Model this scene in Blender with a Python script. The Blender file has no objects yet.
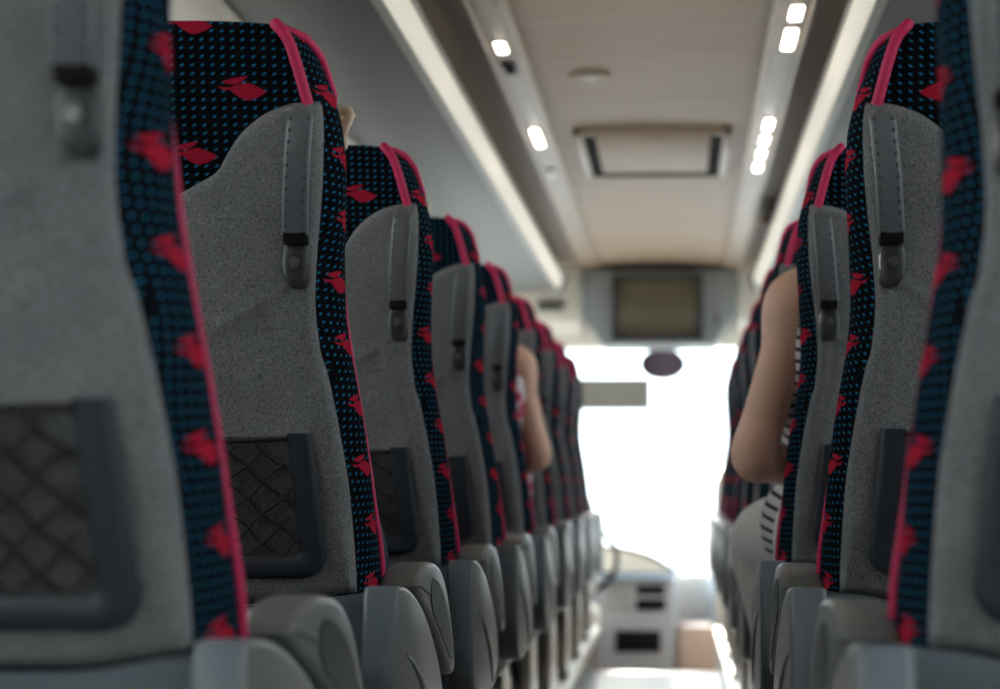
import bpy, bmesh, math, random
from mathutils import Vector, Matrix, Euler

random.seed(7)
C = bpy.context.scene.collection
PI = math.pi

# ------------------------------------------------------------------ helpers
def lerp_tab(tab, x):
    """tab: list of (x, y) sorted ascending; smooth interpolation"""
    if x <= tab[0][0]: return tab[0][1]
    if x >= tab[-1][0]: return tab[-1][1]
    for i in range(len(tab) - 1):
        x0, y0 = tab[i]; x1, y1 = tab[i + 1]
        if x0 <= x <= x1:
            h = x1 - x0
            def slope(j):
                if j <= 0: return (tab[1][1] - tab[0][1]) / (tab[1][0] - tab[0][0])
                if j >= len(tab) - 1: return (tab[-1][1] - tab[-2][1]) / (tab[-1][0] - tab[-2][0])
                a = (tab[j][1] - tab[j-1][1]) / (tab[j][0] - tab[j-1][0])
                b = (tab[j+1][1] - tab[j][1]) / (tab[j+1][0] - tab[j][0])
                if a * b <= 0: return 0.0
                return 2 * a * b / (a + b)
            m0, m1 = slope(i), slope(i + 1)
            t = (x - x0) / h
            return ((2*t**3 - 3*t**2 + 1) * y0 + (t**3 - 2*t**2 + t) * h * m0
                    + (-2*t**3 + 3*t**2) * y1 + (t**3 - t**2) * h * m1)

def sstep(e0, e1, x):
    t = max(0.0, min(1.0, (x - e0) / (e1 - e0)))
    return t * t * (3 - 2 * t)

def tag(o, label=None, cat=None, group=None, kind=None):
    if label: o['label'] = label
    if cat: o['category'] = cat
    if group: o['group'] = group
    if kind: o['kind'] = kind
    return o

def empty(name, loc=(0, 0, 0), rz=0.0):
    o = bpy.data.objects.new(name, None)
    o.empty_display_size = 0.1
    C.objects.link(o); o.location = loc; o.rotation_euler = (0, 0, rz)
    return o

def link(name, me, mat, parent=None, smooth=40, recalc=False):
    if isinstance(me, bmesh.types.BMesh):
        bm = me
        if recalc: bmesh.ops.recalc_face_normals(bm, faces=bm.faces[:])
        me = bpy.data.meshes.new(name); bm.to_mesh(me); bm.free()
    if smooth:
        me.shade_smooth(); me.set_sharp_from_angle(angle=math.radians(smooth))
    if mat is not None:
        me.materials.clear()
        for m in (mat if isinstance(mat, (list, tuple)) else [mat]): me.materials.append(m)
    o = bpy.data.objects.new(name, me); C.objects.link(o)
    if parent is not None: o.parent = parent
    return o

def B(): return bmesh.new()

def add_box(bm, x0, x1, y0, y1, z0, z1, bev=0.0, seg=2):
    b = bmesh.new()
    bmesh.ops.create_cube(b, size=1.0)
    for v in b.verts:
        v.co = Vector(((x0+x1)/2 + v.co.x*(x1-x0), (y0+y1)/2 + v.co.y*(y1-y0), (z0+z1)/2 + v.co.z*(z1-z0)))
    if bev > 0: bmesh.ops.bevel(b, geom=b.edges[:], offset=bev, segments=seg, profile=0.5, affect='EDGES')
    merge(bm, b); return bm

def merge(bm, b, M=None):
    me = bpy.data.meshes.new('tmp')
    if M is not None: bmesh.ops.transform(b, matrix=M, verts=b.verts[:])
    b.to_mesh(me); b.free(); bm.from_mesh(me); bpy.data.meshes.remove(me)

def add_prism(bm, pts, axis, a0, a1, bev=0.0, seg=2):
    """pts: closed 2D polygon. axis 'x': pts=(y,z); 'y': pts=(x,z); 'z': pts=(x,y)"""
    b = bmesh.new()
    def P(p, a):
        if axis == 'x': return (a, p[0], p[1])
        if axis == 'y': return (p[0], a, p[1])
        return (p[0], p[1], a)
    v0 = [b.verts.new(P(p, a0)) for p in pts]; v1 = [b.verts.new(P(p, a1)) for p in pts]
    f0 = b.faces.new(v0); f1 = b.faces.new(list(reversed(v1)))
    n = len(pts)
    for i in range(n):
        b.faces.new((v0[i], v1[i], v1[(i+1) % n], v0[(i+1) % n]))
    bmesh.ops.recalc_face_normals(b, faces=b.faces[:])
    if bev > 0:
        es = list({e for f in b.faces if len(f.verts) == n and n > 4 for e in f.edges}) if n > 4 else b.edges[:]
        bmesh.ops.bevel(b, geom=es, offset=bev, segments=seg, profile=0.5, affect='EDGES')
    merge(bm, b); return bm

def add_tube(bm, pts, r, n=8, closed=False, cap=True):
    pts = [Vector(p) for p in pts]; m = len(pts)
    rs = r if isinstance(r, (list, tuple)) else [r] * m
    rings = []; prev = None
    for i in range(m):
        if closed: t = pts[(i+1) % m] - pts[i-1]
        else: t = pts[min(i+1, m-1)] - pts[max(i-1, 0)]
        if t.length < 1e-9: t = Vector((0, 0, 1))
        t.normalize()
        if prev is None:
            a = Vector((0, 0, 1)) if abs(t.z) < 0.9 else Vector((0, 1, 0))
            u = t.cross(a).normalized()
        else:
            u = (prev - t * prev.dot(t)).normalized()
        prev = u; w = t.cross(u)
        rings.append([bm.verts.new(pts[i] + (u * math.cos(k*2*PI/n) + w * math.sin(k*2*PI/n)) * rs[i]) for k in range(n)])
    L = m if closed else m - 1
    for i in range(L):
        a, b = rings[i], rings[(i+1) % m]
        for k in range(n):
            bm.faces.new((a[k], a[(k+1) % n], b[(k+1) % n], b[k]))
    if cap and not closed:
        bm.faces.new(list(reversed(rings[0]))); bm.faces.new(rings[-1])
    return bm

def add_ball(bm, c, r, M=None, u=16, v=10):
    b = bmesh.new(); bmesh.ops.create_uvsphere(b, u_segments=u, v_segments=v, radius=1.0)
    rr = r if isinstance(r, (tuple, list)) else (r, r, r)
    for q in b.verts: q.co = Vector((q.co.x*rr[0], q.co.y*rr[1], q.co.z*rr[2]))
    if M is not None: bmesh.ops.transform(b, matrix=M.to_4x4(), verts=b.verts[:])
    bmesh.ops.translate(b, vec=Vector(c), verts=b.verts[:])
    merge(bm, b)

def add_disc(bm, c, r, depth, axis='z', n=24, bev=0.0):
    b = bmesh.new(); bmesh.ops.create_cone(b, cap_ends=True, segments=n, radius1=r, radius2=r, depth=depth)
    if bev: bmesh.ops.bevel(b, geom=[e for e in b.edges if len(e.link_faces) == 2 and e.calc_face_angle(0) > 1], offset=bev, segments=2, affect='EDGES')
    if axis == 'y': bmesh.ops.rotate(b, cent=(0,0,0), matrix=Matrix.Rotation(PI/2, 3, 'X'), verts=b.verts[:])
    if axis == 'x': bmesh.ops.rotate(b, cent=(0,0,0), matrix=Matrix.Rotation(PI/2, 3, 'Y'), verts=b.verts[:])
    bmesh.ops.translate(b, vec=Vector(c), verts=b.verts[:]); merge(bm, b)

# ------------------------------------------------------------------ materials
class NT:
    def __init__(s, name):
        s.m = bpy.data.materials.new(name); s.m.use_nodes = True
        s.t = s.m.node_tree; s.t.nodes.clear()
        s.out = s.t.nodes.new('ShaderNodeOutputMaterial')
        s.p = s.t.nodes.new('ShaderNodeBsdfPrincipled'); s.t.links.new(s.p.outputs[0], s.out.inputs[0])
    def n(s, k, **kw):
        q = s.t.nodes.new('ShaderNode' + k)
        for a, b in kw.items(): setattr(q, a, b)
        return q
    def set(s, inp, v):
        if hasattr(v, 'is_linked') or isinstance(v, bpy.types.NodeSocket): s.t.links.new(v, inp)
        else: inp.default_value = v
    def M(s, op, a, b=0.0, c=None):
        q = s.n('Math', operation=op); s.set(q.inputs[0], a); s.set(q.inputs[1], b)
        if c is not None: s.set(q.inputs[2], c)
        return q.outputs[0]
    def mix(s, f, a, b):
        q = s.n('Mix', data_type='RGBA'); s.set(q.inputs[0], f); s.set(q.inputs[6], a); s.set(q.inputs[7], b)
        return q.outputs[2]
    def noise(s, scale, detail=3.0, coord='Object', stretch=None, rough=0.5):
        tc = s.n('TexCoord'); q = s.n('TexNoise')
        src = tc.outputs[coord]
        if stretch:
            mp = s.n('Mapping'); s.t.links.new(src, mp.inputs[0]); mp.inputs['Scale'].default_value = stretch; src = mp.outputs[0]
        s.t.links.new(src, q.inputs['Vector']); q.inputs['Scale'].default_value = scale
        q.inputs['Detail'].default_value = detail; q.inputs['Roughness'].default_value = rough
        return q.outputs['Fac']
    def ramp(s, f, lo, hi):
        q = s.n('MapRange'); s.set(q.inputs[0], f); q.inputs[1].default_value = lo; q.inputs[2].default_value = hi
        return q.outputs[0]
    def bump(s, h, strength, dist):
        q = s.n('Bump'); s.set(q.inputs['Height'], h); q.inputs['Strength'].default_value = strength; q.inputs['Distance'].default_value = dist
        s.t.links.new(q.outputs[0], s.p.inputs['Normal'])
    def base(s, c): s.set(s.p.inputs['Base Color'], c if not isinstance(c, tuple) else (*c, 1.0))
    def rough(s, r): s.set(s.p.inputs['Roughness'], r)

def plain(name, col, rough=0.5, metal=0.0, var=0.08, scale=30.0, bump=0.0, spec=None):
    s = NT(name)
    f = s.ramp(s.noise(scale, 4.0), 0.3, 0.7)
    a = tuple(min(1, c * (1 - var)) for c in col) + (1.0,); b = tuple(min(1, c * (1 + var)) for c in col) + (1.0,)
    s.set(s.p.inputs['Base Color'], s.mix(f, a, b)); s.rough(rough); s.p.inputs['Metallic'].default_value = metal
    if spec is not None: s.p.inputs['Specular IOR Level'].default_value = spec
    if bump: s.bump(s.noise(scale * 12, 2.0), bump, 0.001)
    return s.m

def mat_fabric():
    s = NT('patterned_fabric')
    uv = s.n('UVMap'); uv.uv_map = 'UVMap'
    sep = s.n('SeparateXYZ'); s.t.links.new(uv.outputs[0], sep.inputs[0])
    u, v = sep.outputs[0], sep.outputs[1]
    M = s.M
    # small slanted blue dashes in a woven grid
    cu, cv = 0.0125, 0.0096
    p = M('MULTIPLY', M('SUBTRACT', M('FRACT', M('DIVIDE', u, cu)), 0.5), cu)
    q = M('MULTIPLY', M('SUBTRACT', M('FRACT', M('DIVIDE', v, cv)), 0.5), cv)
    pr = M('ADD', M('MULTIPLY', p, 0.86), M('MULTIPLY', q, 0.5)); qr = M('SUBTRACT', M('MULTIPLY', q, 0.86), M('MULTIPLY', p, 0.5))
    d = M('ADD', M('POWER', M('ABSOLUTE', M('DIVIDE', pr, 0.0029)), 2.0), M('POWER', M('ABSOLUTE', M('DIVIDE', qr, 0.0013)), 2.0))
    dots = s.ramp(d, 1.3, 0.5)
    f2 = s.n('UVMap'); f2.uv_map = 'Side'; fs = s.n('SeparateXYZ'); s.t.links.new(f2.outputs[0], fs.inputs[0]); flag = fs.outputs[0]
    # leaf motifs, every other row shifted
    CU, CV = 0.126, 0.074
    row = M('FLOOR', M('DIVIDE', v, CV)); odd = M('MODULO', M('ABSOLUTE', row), 2.0)
    uu = M('ADD', u, M('ADD', 0.047, M('MULTIPLY', M('MULTIPLY', odd, CU * 0.5), M('SUBTRACT', 1.0, flag))))
    P = M('MULTIPLY', M('SUBTRACT', M('FRACT', M('DIVIDE', uu, CU)), 0.5), CU)
    Q = M('MULTIPLY', M('SUBTRACT', M('FRACT', M('DIVIDE', v, CV)), 0.5), CV)
    def leaf(cx, cy, ang, ln, wd, dia):
        x = M('SUBTRACT', P, cx); y = M('SUBTRACT', Q, cy)
        ca, sa = math.cos(ang), math.sin(ang)
        a = M('ADD', M('MULTIPLY', x, ca), M('MULTIPLY', y, sa)); b = M('SUBTRACT', M('MULTIPLY', y, ca), M('MULTIPLY', x, sa))
        t = M('DIVIDE', a, ln)
        lim = M('MULTIPLY', wd, M('SUBTRACT', 1.0, M('ADD', M('MULTIPLY', M('MULTIPLY', t, t), 1 - dia), M('MULTIPLY', M('ABSOLUTE', t), dia))))
        bb = M('ADD', M('ABSOLUTE', M('SUBTRACT', b, M('MULTIPLY', M('MULTIPLY', t, t), 0.0022))), 0.0)
        return s.ramp(M('SUBTRACT', lim, bb), -0.0006, 0.0008)
    L = M('MAXIMUM', leaf(0.006, -0.0048, -0.10, 0.0235, 0.0100, .45), leaf(-0.0085, 0.0072, 0.20, 0.0165, 0.0036, .3))
    L = M('MAXIMUM', L, leaf(-0.020, -0.0015, -0.05, 0.010, 0.0018, .5))
    fuzz = s.noise(700, 2.0)
    black = s.mix(fuzz, (0.002, 0.0022, 0.0035, 1), (0.006, 0.0066, 0.009, 1))
    blue = s.mix(fuzz, (0.006, 0.085, 0.17, 1), (0.02, 0.20, 0.36, 1))
    red = s.mix(fuzz, (0.27, 0.007, 0.022, 1), (0.45, 0.018, 0.048, 1))
    c = s.mix(dots, black, blue); c = s.mix(L, c, red)
    s.base(c); s.rough(0.95); s.p.inputs['Specular IOR Level'].default_value = 0.04
    s.bump(fuzz, 0.3, 0.002)
    return s.m

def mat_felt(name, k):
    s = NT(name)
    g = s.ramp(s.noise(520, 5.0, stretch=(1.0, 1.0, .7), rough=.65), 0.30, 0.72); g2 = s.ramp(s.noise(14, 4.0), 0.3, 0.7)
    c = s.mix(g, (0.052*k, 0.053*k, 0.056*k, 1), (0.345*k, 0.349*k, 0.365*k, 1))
    c2 = s.mix(g2, (0.86, 0.86, 0.87, 1), (1.1, 1.09, 1.07, 1))
    q = s.n('Mix', data_type='RGBA', blend_type='MULTIPLY'); q.inputs[0].default_value = 1.0
    s.t.links.new(c, q.inputs[6]); s.t.links.new(c2, q.inputs[7])
    s.base(q.outputs[2]); s.rough(0.95); s.p.inputs['Specular IOR Level'].default_value = 0.15
    s.p.inputs['Sheen Weight'].default_value = 0.08; s.p.inputs['Sheen Roughness'].default_value = 0.6
    s.bump(g, 0.5, 0.002)
    return s.m

def mat_emit(name, col, strength):
    s = NT(name); s.base(col); s.p.inputs['Emission Color'].default_value = (*col, 1); s.p.inputs['Emission Strength'].default_value = strength
    return s.m

def mat_glass(name, tint, refl=0.5):
    s = NT(name)
    tr = s.n('BsdfTransparent'); tr.inputs[0].default_value = (*tint, 1)
    gl = s.n('BsdfGlossy'); gl.inputs['Roughness'].default_value = 0.02
    fr = s.n('Fresnel'); fr.inputs[0].default_value = 1.45
    mx = s.n('MixShader'); s.t.links.new(s.M('MULTIPLY', fr.outputs[0], refl), mx.inputs[0])
    s.t.links.new(tr.outputs[0], mx.inputs[1]); s.t.links.new(gl.outputs[0], mx.inputs[2])
    s.t.links.new(mx.outputs[0], s.out.inputs[0]); s.t.nodes.remove(s.p)
    return s.m

def mat_stripes():
    s = NT('striped_cotton')
    tc = s.n('TexCoord'); sep = s.n('SeparateXYZ'); s.t.links.new(tc.outputs['Object'], sep.inputs[0])
    z = s.M('ADD', sep.outputs[2], s.M('MULTIPLY', sep.outputs[1], -0.25))
    f = s.M('FRACT', s.M('DIVIDE', z, 0.021))
    k = s.ramp(s.M('ABSOLUTE', s.M('SUBTRACT', f, 0.5)), 0.20, 0.14)
    s.base(s.mix(k, (0.75, 0.73, 0.74, 1), (0.015, 0.015, 0.022, 1))); s.rough(0.9)
    return s.m

def mat_floral():
    s = NT('floral_cotton')
    tc = s.n('TexCoord'); vo = s.n('TexVoronoi'); s.t.links.new(tc.outputs['Object'], vo.inputs['Vector']); vo.inputs['Scale'].default_value = 26
    k = s.ramp(s.M('ADD', vo.outputs['Distance'], s.M('MULTIPLY', s.noise(60, 2.0), 0.25)), 0.62, 0.52)
    s.base(s.mix(k, (0.72, 0.66, 0.72, 1), (0.55, 0.03, 0.12, 1))); s.rough(0.9)
    return s.m

def mat_skin(name, col):
    s = NT(name)
    f = s.ramp(s.noise(18, 4.0), 0.3, 0.7)
    s.base(s.mix(f, tuple(c*0.92 for c in col) + (1,), tuple(c*1.06 for c in col) + (1,)))
    s.rough(0.5); s.p.inputs['Subsurface Weight'].default_value = 0.12
    s.p.inputs['Subsurface Radius'].default_value = (0.02, 0.008, 0.004); s.p.inputs['Subsurface Scale'].default_value = 0.5
    s.bump(s.noise(300, 2.0), 0.08, 0.001)
    return s.m

def mat_ceiling():
    s = NT('ceiling_liner')
    f = s.ramp(s.noise(8, 4.0, stretch=(0.4, 3.0, 1.0)), 0.3, 0.7)
    s.base(s.mix(f, (0.43, 0.325, 0.232, 1), (0.50, 0.385, 0.28, 1))); s.rough(0.55)
    return s.m

fabric = mat_fabric()
felt = mat_felt('grey_felt', 1.0)
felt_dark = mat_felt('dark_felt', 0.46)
piping_m = plain('pink_piping', (0.56, 0.006, 0.092), 0.6, var=0.1, scale=80)
plastic = plain('grey_plastic', (0.155, 0.182, 0.212), 0.30, var=0.04, scale=12, bump=0.05)
plastic_side = plain('warm_grey_plastic', (0.15, 0.153, 0.152), 0.36, var=0.04, scale=12, bump=0.05)
plastic_dark = plain('slate_plastic', (0.026, 0.032, 0.043), 0.40, var=0.05, scale=20, bump=0.08)
handle_m = plain('handle_plastic', (0.118, 0.123, 0.134), 0.42, var=0.05, scale=25, bump=0.1)
stud_m = plain('stud_dimple_shade', (0.035, 0.037, 0.042), 0.4)
boss_m = plain('boss_plastic', (0.024, 0.026, 0.030), 0.35, scale=25)
black_m = plain('rubber_and_gap_black', (0.006, 0.006, 0.007), 0.9, spec=0.15)  # also paints the shade in the hatch gap and under the strap
net_m = plain('net_cord', (0.020, 0.017, 0.015), 0.9, scale=200)
steel_m = plain('brushed_steel', (0.50, 0.47, 0.43), 0.3, metal=0.9, var=0.05)
bright_trim = plain('aluminium_edge', (0.80, 0.76, 0.68), 0.28, metal=0.8, var=0.05)
screw_m = plain('screw_steel', (0.16, 0.16, 0.165), 0.3, metal=0.8)
ceil_m = mat_ceiling()
cream = plain('cream_plastic', (0.74, 0.69, 0.61), 0.42, var=0.03, scale=5)
fascia_m = plain('fascia_cream', (0.86, 0.82, 0.74), 0.42, var=0.03, scale=5)
rail_m = plain('beige_rail', (0.47, 0.37, 0.275), 0.4, var=0.03, scale=6)
edge_m = plain('edge_grey', (0.30, 0.30, 0.26), 0.45, var=0.03)
rack_m = plain('rack_grey', (0.068, 0.070, 0.062), 0.5, var=0.04, scale=6)
cove_m = plain('cove_brown', (0.36, 0.30, 0.24), 0.6, var=0.04, scale=6)
strip_m = plain('strip_white', (0.86, 0.82, 0.73), 0.22, var=0.02, scale=3)
strip_glow = mat_emit('strip_cream_glow', (1.0, 0.93, 0.82), 0.30)  # cream edge strip given a weak emission
lamp_glow = mat_emit('lamp_lens', (1.0, 0.94, 0.82), 9.0)
lamp_dim = plain('lamp_lens_off', (0.7, 0.68, 0.62), 0.2)
panel_grey = plain('panel_grey', (0.27, 0.295, 0.305), 0.5, var=0.04)
screen_m = plain('dark_screen', (0.115, 0.104, 0.068), 0.22, var=0.05)
wall_m = plain('side_lining', (0.55, 0.52, 0.47), 0.7)
floor_m = plain('aisle_vinyl', (0.78, 0.84, 0.92), 0.16, var=0.06, scale=40)
podium_m = plain('podium_vinyl', (0.10, 0.10, 0.105), 0.5, var=0.1, scale=40)
tan_m = plain('entry_floor', (0.56, 0.42, 0.35), 0.5, var=0.06)
dash_m = plain('dash_plastic', (0.36, 0.38, 0.42), 0.35, var=0.04)
dash_sky_m = plain('dash_top_sky_tint', (0.42, 0.53, 0.70), 0.3, var=0.04)  # sky reflection put into the blue base colour
blind_m = plain('blind_cloth', (0.22, 0.21, 0.19), 0.8)
ground_m = plain('asphalt', (0.42, 0.42, 0.42), 0.9, var=0.1, scale=2)
mirror_m = plain('mirror_glass', (0.24, 0.18, 0.23), 0.04, metal=1.0, var=0.0)  # dark purple of the reflected seats put into the base colour
glass_side = mat_glass('tinted_glass', (0.80, 0.82, 0.80)); glass_rear = mat_glass('dark_tinted_glass', (0.30, 0.32, 0.34))  # rear tint set dark to cut the fill light from behind
glass_front = mat_glass('clear_glass', (0.92, 0.95, 0.95))
skin_a = mat_skin('skin_warm', (0.86, 0.53, 0.39))
skin_b = mat_skin('skin_light', (0.72, 0.55, 0.42))
trouser_m = plain('grey_cotton', (0.86, 0.83, 0.80), 0.95, var=0.06, scale=60, bump=0.1)
denim_m = plain('denim', (0.04, 0.055, 0.10), 0.9, scale=60)
stripes_m = mat_stripes(); floral_m = mat_floral()
shirt_c = plain('olive_shirt', (0.16, 0.16, 0.10), 0.9); shirt_d = plain('blue_shirt', (0.08, 0.11, 0.2), 0.9)
hair_dark = plain('dark_hair', (0.02, 0.014, 0.010), 0.45, scale=150, var=0.3)
hair_brown = plain('brown_hair', (0.06, 0.035, 0.018), 0.45, scale=150, var=0.3)
shoe_m = plain('shoe', (0.05, 0.05, 0.05), 0.5)
eye_m = plain('eye_white', (0.75, 0.74, 0.72), 0.2)
bag_m = plain('brown_bag', (0.05, 0.032, 0.025), 0.7); bag_pink = plain('pinkish_cloth', (0.40, 0.27, 0.22), 0.8)

# ------------------------------------------------------------------ layout numbers (metres)
EYE = Vector((0.099, 0.0, 0.80))
ROW0, PITCH, NROW = 1.35, 0.78, 9
SX = 0.50            # aisle seat centre distance from aisle centre line
WX = 0.465           # to the window seat
FZ = 0.15            # seat platform height
CEIL = 1.98; WALL = 1.22; YB, YF = -1.7, 10.3

# ------------------------------------------------------------------ coach seat
# distances from the aisle centre line against height (world)
XB = [(0.55, .300), (.675, .301), (.795, .307), (.87, .317), (.944, .331), (.968, .338), (1.02, .3435), (1.083, .3395), (1.13, .334), (1.184, .330),
      (1.226, .333), (1.262, .343), (1.307, .355), (1.335, .365), (1.350, .378)]
XF = [(0.55, .280), (.69, .282), (.80, .290), (.87, .299), (.97, .314), (1.02, .319), (1.10, .320), (1.20, .317), (1.274, .322), (1.306, .333),
      (1.329, .343), (1.3425, .354), (1.350, .376)]
YBK = [(0.55, .150), (.675, .132), (.80, .112), (.95, .085), (1.10, .052), (1.22, .024), (1.35, .0)]
TH = [(0.55, .070), (.70, .078), (.80, .092), (1.10, .112), (1.24, .112), (1.29, .10), (1.32, .075), (1.34, .045), (1.350, .026)]
INS = [(.55, 0), (.70, .001), (.80, .007), (1.0, .009), (1.12, .014), (1.24, .015), (1.29, .007), (1.325, 0)]
XP = [(0.55, .300), (.675, .301), (.795, .307), (.87, .317), (.944, .331), (.968, .338), (1.02, .3425), (1.083, .338), (1.13, .332), (1.184, .327), (1.226, .326), (1.262, .329)]
yb = lambda z: lerp_tab(YBK, z)
wb = lambda z: SX - lerp_tab(XB, z)
wf = lambda z: SX - lerp_tab(XF, z) - lerp_tab(INS, z)
wp = lambda z: SX - lerp_tab(XP, z)
bulge = lambda z: 0.006 + lerp_tab(INS, z) * 1.05
th = lambda z: lerp_tab(TH, z)
PT = [(-.22, 1.135), (-.10, 1.140), (-.006, 1.152), (.02, 1.164), (.045, 1.178), (.058, 1.198), (.08, 1.226), (.115, 1.249), (.15, 1.258), (.20, 1.259)]
ptop = lambda a: lerp_tab(PT, a)
PZ0 = 0.660

def backrest(m, off):
    """patterned body of a backrest: stacked rounded sections; uv in metres"""
    bm = bmesh.new(); uvl = bm.loops.layers.uv.new('UVMap'); uv2 = bm.loops.layers.uv.new('Side')
    zs = [0.545 + i * 0.0275 for i in range(25)]
    zs = [z for z in zs if z < 1.235] + [1.235, 1.25, 1.265, 1.28, 1.295, 1.306, 1.316, 1.325, 1.333, 1.339, 1.344, 1.348, 1.350]
    rings = []; us = None
    for z in zs:
        b, f, t, y0 = wb(z), wf(z), th(z), yb(z)
        pts = []
        nb, ns, nf = 12, 8, 16
        crown = 0.006 * sstep(1.25, 1.35, z)
        for i in range(nb + 1):
            a = -b + 2 * b * i / nb
            pts.append((a, y0, a))
        for i in range(1, ns + 1):
            k = i / ns; a = b + (f - b) * k + bulge(z) * math.sin(PI * k ** 1.15) ** .8 * min(1, t / .1)
            pts.append((a, y0 + t * k, b + t * k * .48))
        for i in range(1, nf + 1):
            a = f - 2 * f * i / nf; q = a / f
            dep = 0.035 * (1 - q * q) ** 2 * min(1, t / 0.1) - 0.014 * math.sin(PI * min(1, (1 - abs(q)) / 0.22)) * (1 if abs(q) > .78 else 0) * min(1, t/.1)
            pts.append((a, y0 + t - dep, b + t * .48 + (f - a)))
        for i in range(1, ns):
            k = i / ns; a = -(f + (b - f) * k) - bulge(z) * math.sin(PI * (1 - k) ** 1.15) ** .8 * min(1, t / .1)
            pts.append((a, y0 + t * (1 - k), b + t * .48 + 2 * f + t * .48 * k))
        # crown of the top edge
        ring = []
        for (a, y, u) in pts:
            zz = z + 0.006 * (1 - (a / max(b, f)) ** 2) * sstep(1.22, 1.35, z)
            ring.append((bm.verts.new(((a + off) * m, y, zz - FZ)), u, z + 0.02))
        rings.append(ring)
    n = len(rings[0])
    def quad(q):
        f = bm.faces.new([v[0] for v in q])
        d = [abs(v[0].co.x / m - off) for v in q]; b0 = wb(max(.55, min(1.35, q[0][2] - .02)))
        mid = sum(v[1] for v in q) / 4
        side = .0 < mid - b0 < .066 * (1 if True else 0) * (th(q[0][2] - .02) * .48 / .066) + 1e-4
        for lp, v in zip(f.loops, q):
            u = v[1]
            if side:
                t_ = max(.02, th(v[2] - .02)); k = (u - wb(v[2] - .02)) / (t_ * .48)
                u = .1415 + (k - .5) * .098 + .010 * math.sin(v[2] * 31)
            lp[uvl].uv = (u, v[2]); lp[uv2].uv = (1.0 if side else 0.0, 0.0)
    for i in range(len(rings) - 1):
        a, b = rings[i], rings[i+1]
        for k in range(n):
            k2 = (k + 1) % n
            if k2 == 0:
                e1 = (a[0][0], a[k][1] + 0.02, a[0][2]); e2 = (b[0][0], b[k][1] + 0.02, b[0][2])
                quad((a[k], e1, e2, b[k]))
            else: quad((a[k], a[k2], b[k2], b[k]))
    top = bm.faces.new([v[0] for v in rings[-1]])
    for lp, v in zip(top.loops, rings[-1]): lp[uvl].uv = (lp.vert.co.x * m, 1.37 + lp.vert.co.y)
    bm.faces.new([v[0] for v in reversed(rings[0])])
    bmesh.ops.recalc_face_normals(bm, faces=bm.faces[:])
    return bm

def back_panel(m, off):
    bm = bmesh.new(); NXc, NZr = 64, 84
    def relief(a, z):
        X = SX - a           # distance from aisle centre line
        # raised upper field and aisle border; sunken field around the pocket
        za = 1.036 - (X - .385) * 0.56
        xb_ = .385 - (1.03 - z) * 0.235
        ins = sstep(0.0, 0.012, za - z) * sstep(0.0, 0.014, X - xb_)
        ridge = 0.0030 * math.exp(-((za - z) / .008) ** 2) * sstep(0.36, .37, X) + 0.0026 * math.exp(-((X - xb_) / .007) ** 2) * sstep(0, .02, za - z)
        return 0.0006 * ins - ridge
    def topz(a): return ptop(a)
    def at(i, j, lift):
        f = i / NXc; v = j / NZr
        # find z by fixed-point since width depends on z
        zt = ptop(-.2 + .4 * f)
        for _ in range(6):
            z = PZ0 + 0.0 + v * (zt - PZ0)
            w = wp(z)
            a = -w + 2 * w * f
            zt = topz(a)
        z0 = PZ0 + 0.030 * sstep(.08, .2, abs(a)) * (1 - v)
        z = PZ0 + v * (zt - PZ0) + 0.012 * sstep(.10, .21, abs(a)) * (1 - v) ** 6
        return a, z
    rows = []
    for j in range(NZr + 1):
        row = []
        for i in range(NXc + 1):
            a, z = at(i, j, 0)
            edge = min(i / NXc, 1 - i / NXc) * 2 * wp(z)
            edge = min(edge, (1 - j / NZr) * 0.5, (j / NZr) * .5)
            rnd = 0.014 * (1 - math.sqrt(max(0.0, 1 - (1 - min(1, edge / 0.014)) ** 2)))
            y = yb(z) - 0.016 + relief(a, z) + rnd
            row.append(bm.verts.new(((a + off) * m, y, z - FZ)))
        rows.append(row)
    for j in range(NZr):
        for i in range(NXc):
            bm.faces.new((rows[j][i], rows[j][i+1], rows[j+1][i+1], rows[j+1][i]))
    # skirt into the seat
    loop = rows[0] + [r[-1] for r in rows[1:]] + list(reversed(rows[-1][:-1])) + [r[0] for r in reversed(rows[1:-1])]
    lo = [bm.verts.new(v.co + Vector((0, 0.022, 0))) for v in loop]
    for k in range(len(loop)):
        k2 = (k + 1) % len(loop)
        bm.faces.new((loop[k], lo[k], lo[k2], loop[k2]))
    bmesh.ops.recalc_face_normals(bm, faces=bm.faces[:])
    return bm

def piping(m, off, aisle=True):
    bm = bmesh.new()
    for sgn in (1, -1):
        p = []
        for k in range(20):                       # along the back edge of the head
            z = 1.255 + (1.350 - 1.255) * k / 19
            p.append(((sgn * (wb(z) + .0005) + off) * m, yb(z) - 0.003, z - FZ))
        z = 1.350
        p.append(((sgn * (wb(z) - .001) + off) * m, yb(z) + 0.010, z - FZ + 0.003))
        add_tube(bm, p, [0.0068] * len(p), 10)
        q = [((sgn * (wb(z) - .001) + off) * m, yb(z) + 0.004, z - FZ + 0.002)]
        for k in range(60):                       # along the front edge of the side, down to the cushion
            z = 1.350 - (1.350 - 0.612) * (k / 59) ** 1.35
            q.append(((sgn * (wf(z) + .0015) + off) * m, yb(z) + th(z) + .002, z - FZ))
        add_tube(bm, q, [.0064] * 12 + [.0044] * (len(q) - 12), 8)
    return bm

def on_back(a, z, d=0.0):
    """point lying d behind the felt surface"""
    return Vector((a, yb(z) - 0.016 - d, z - FZ))

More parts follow.
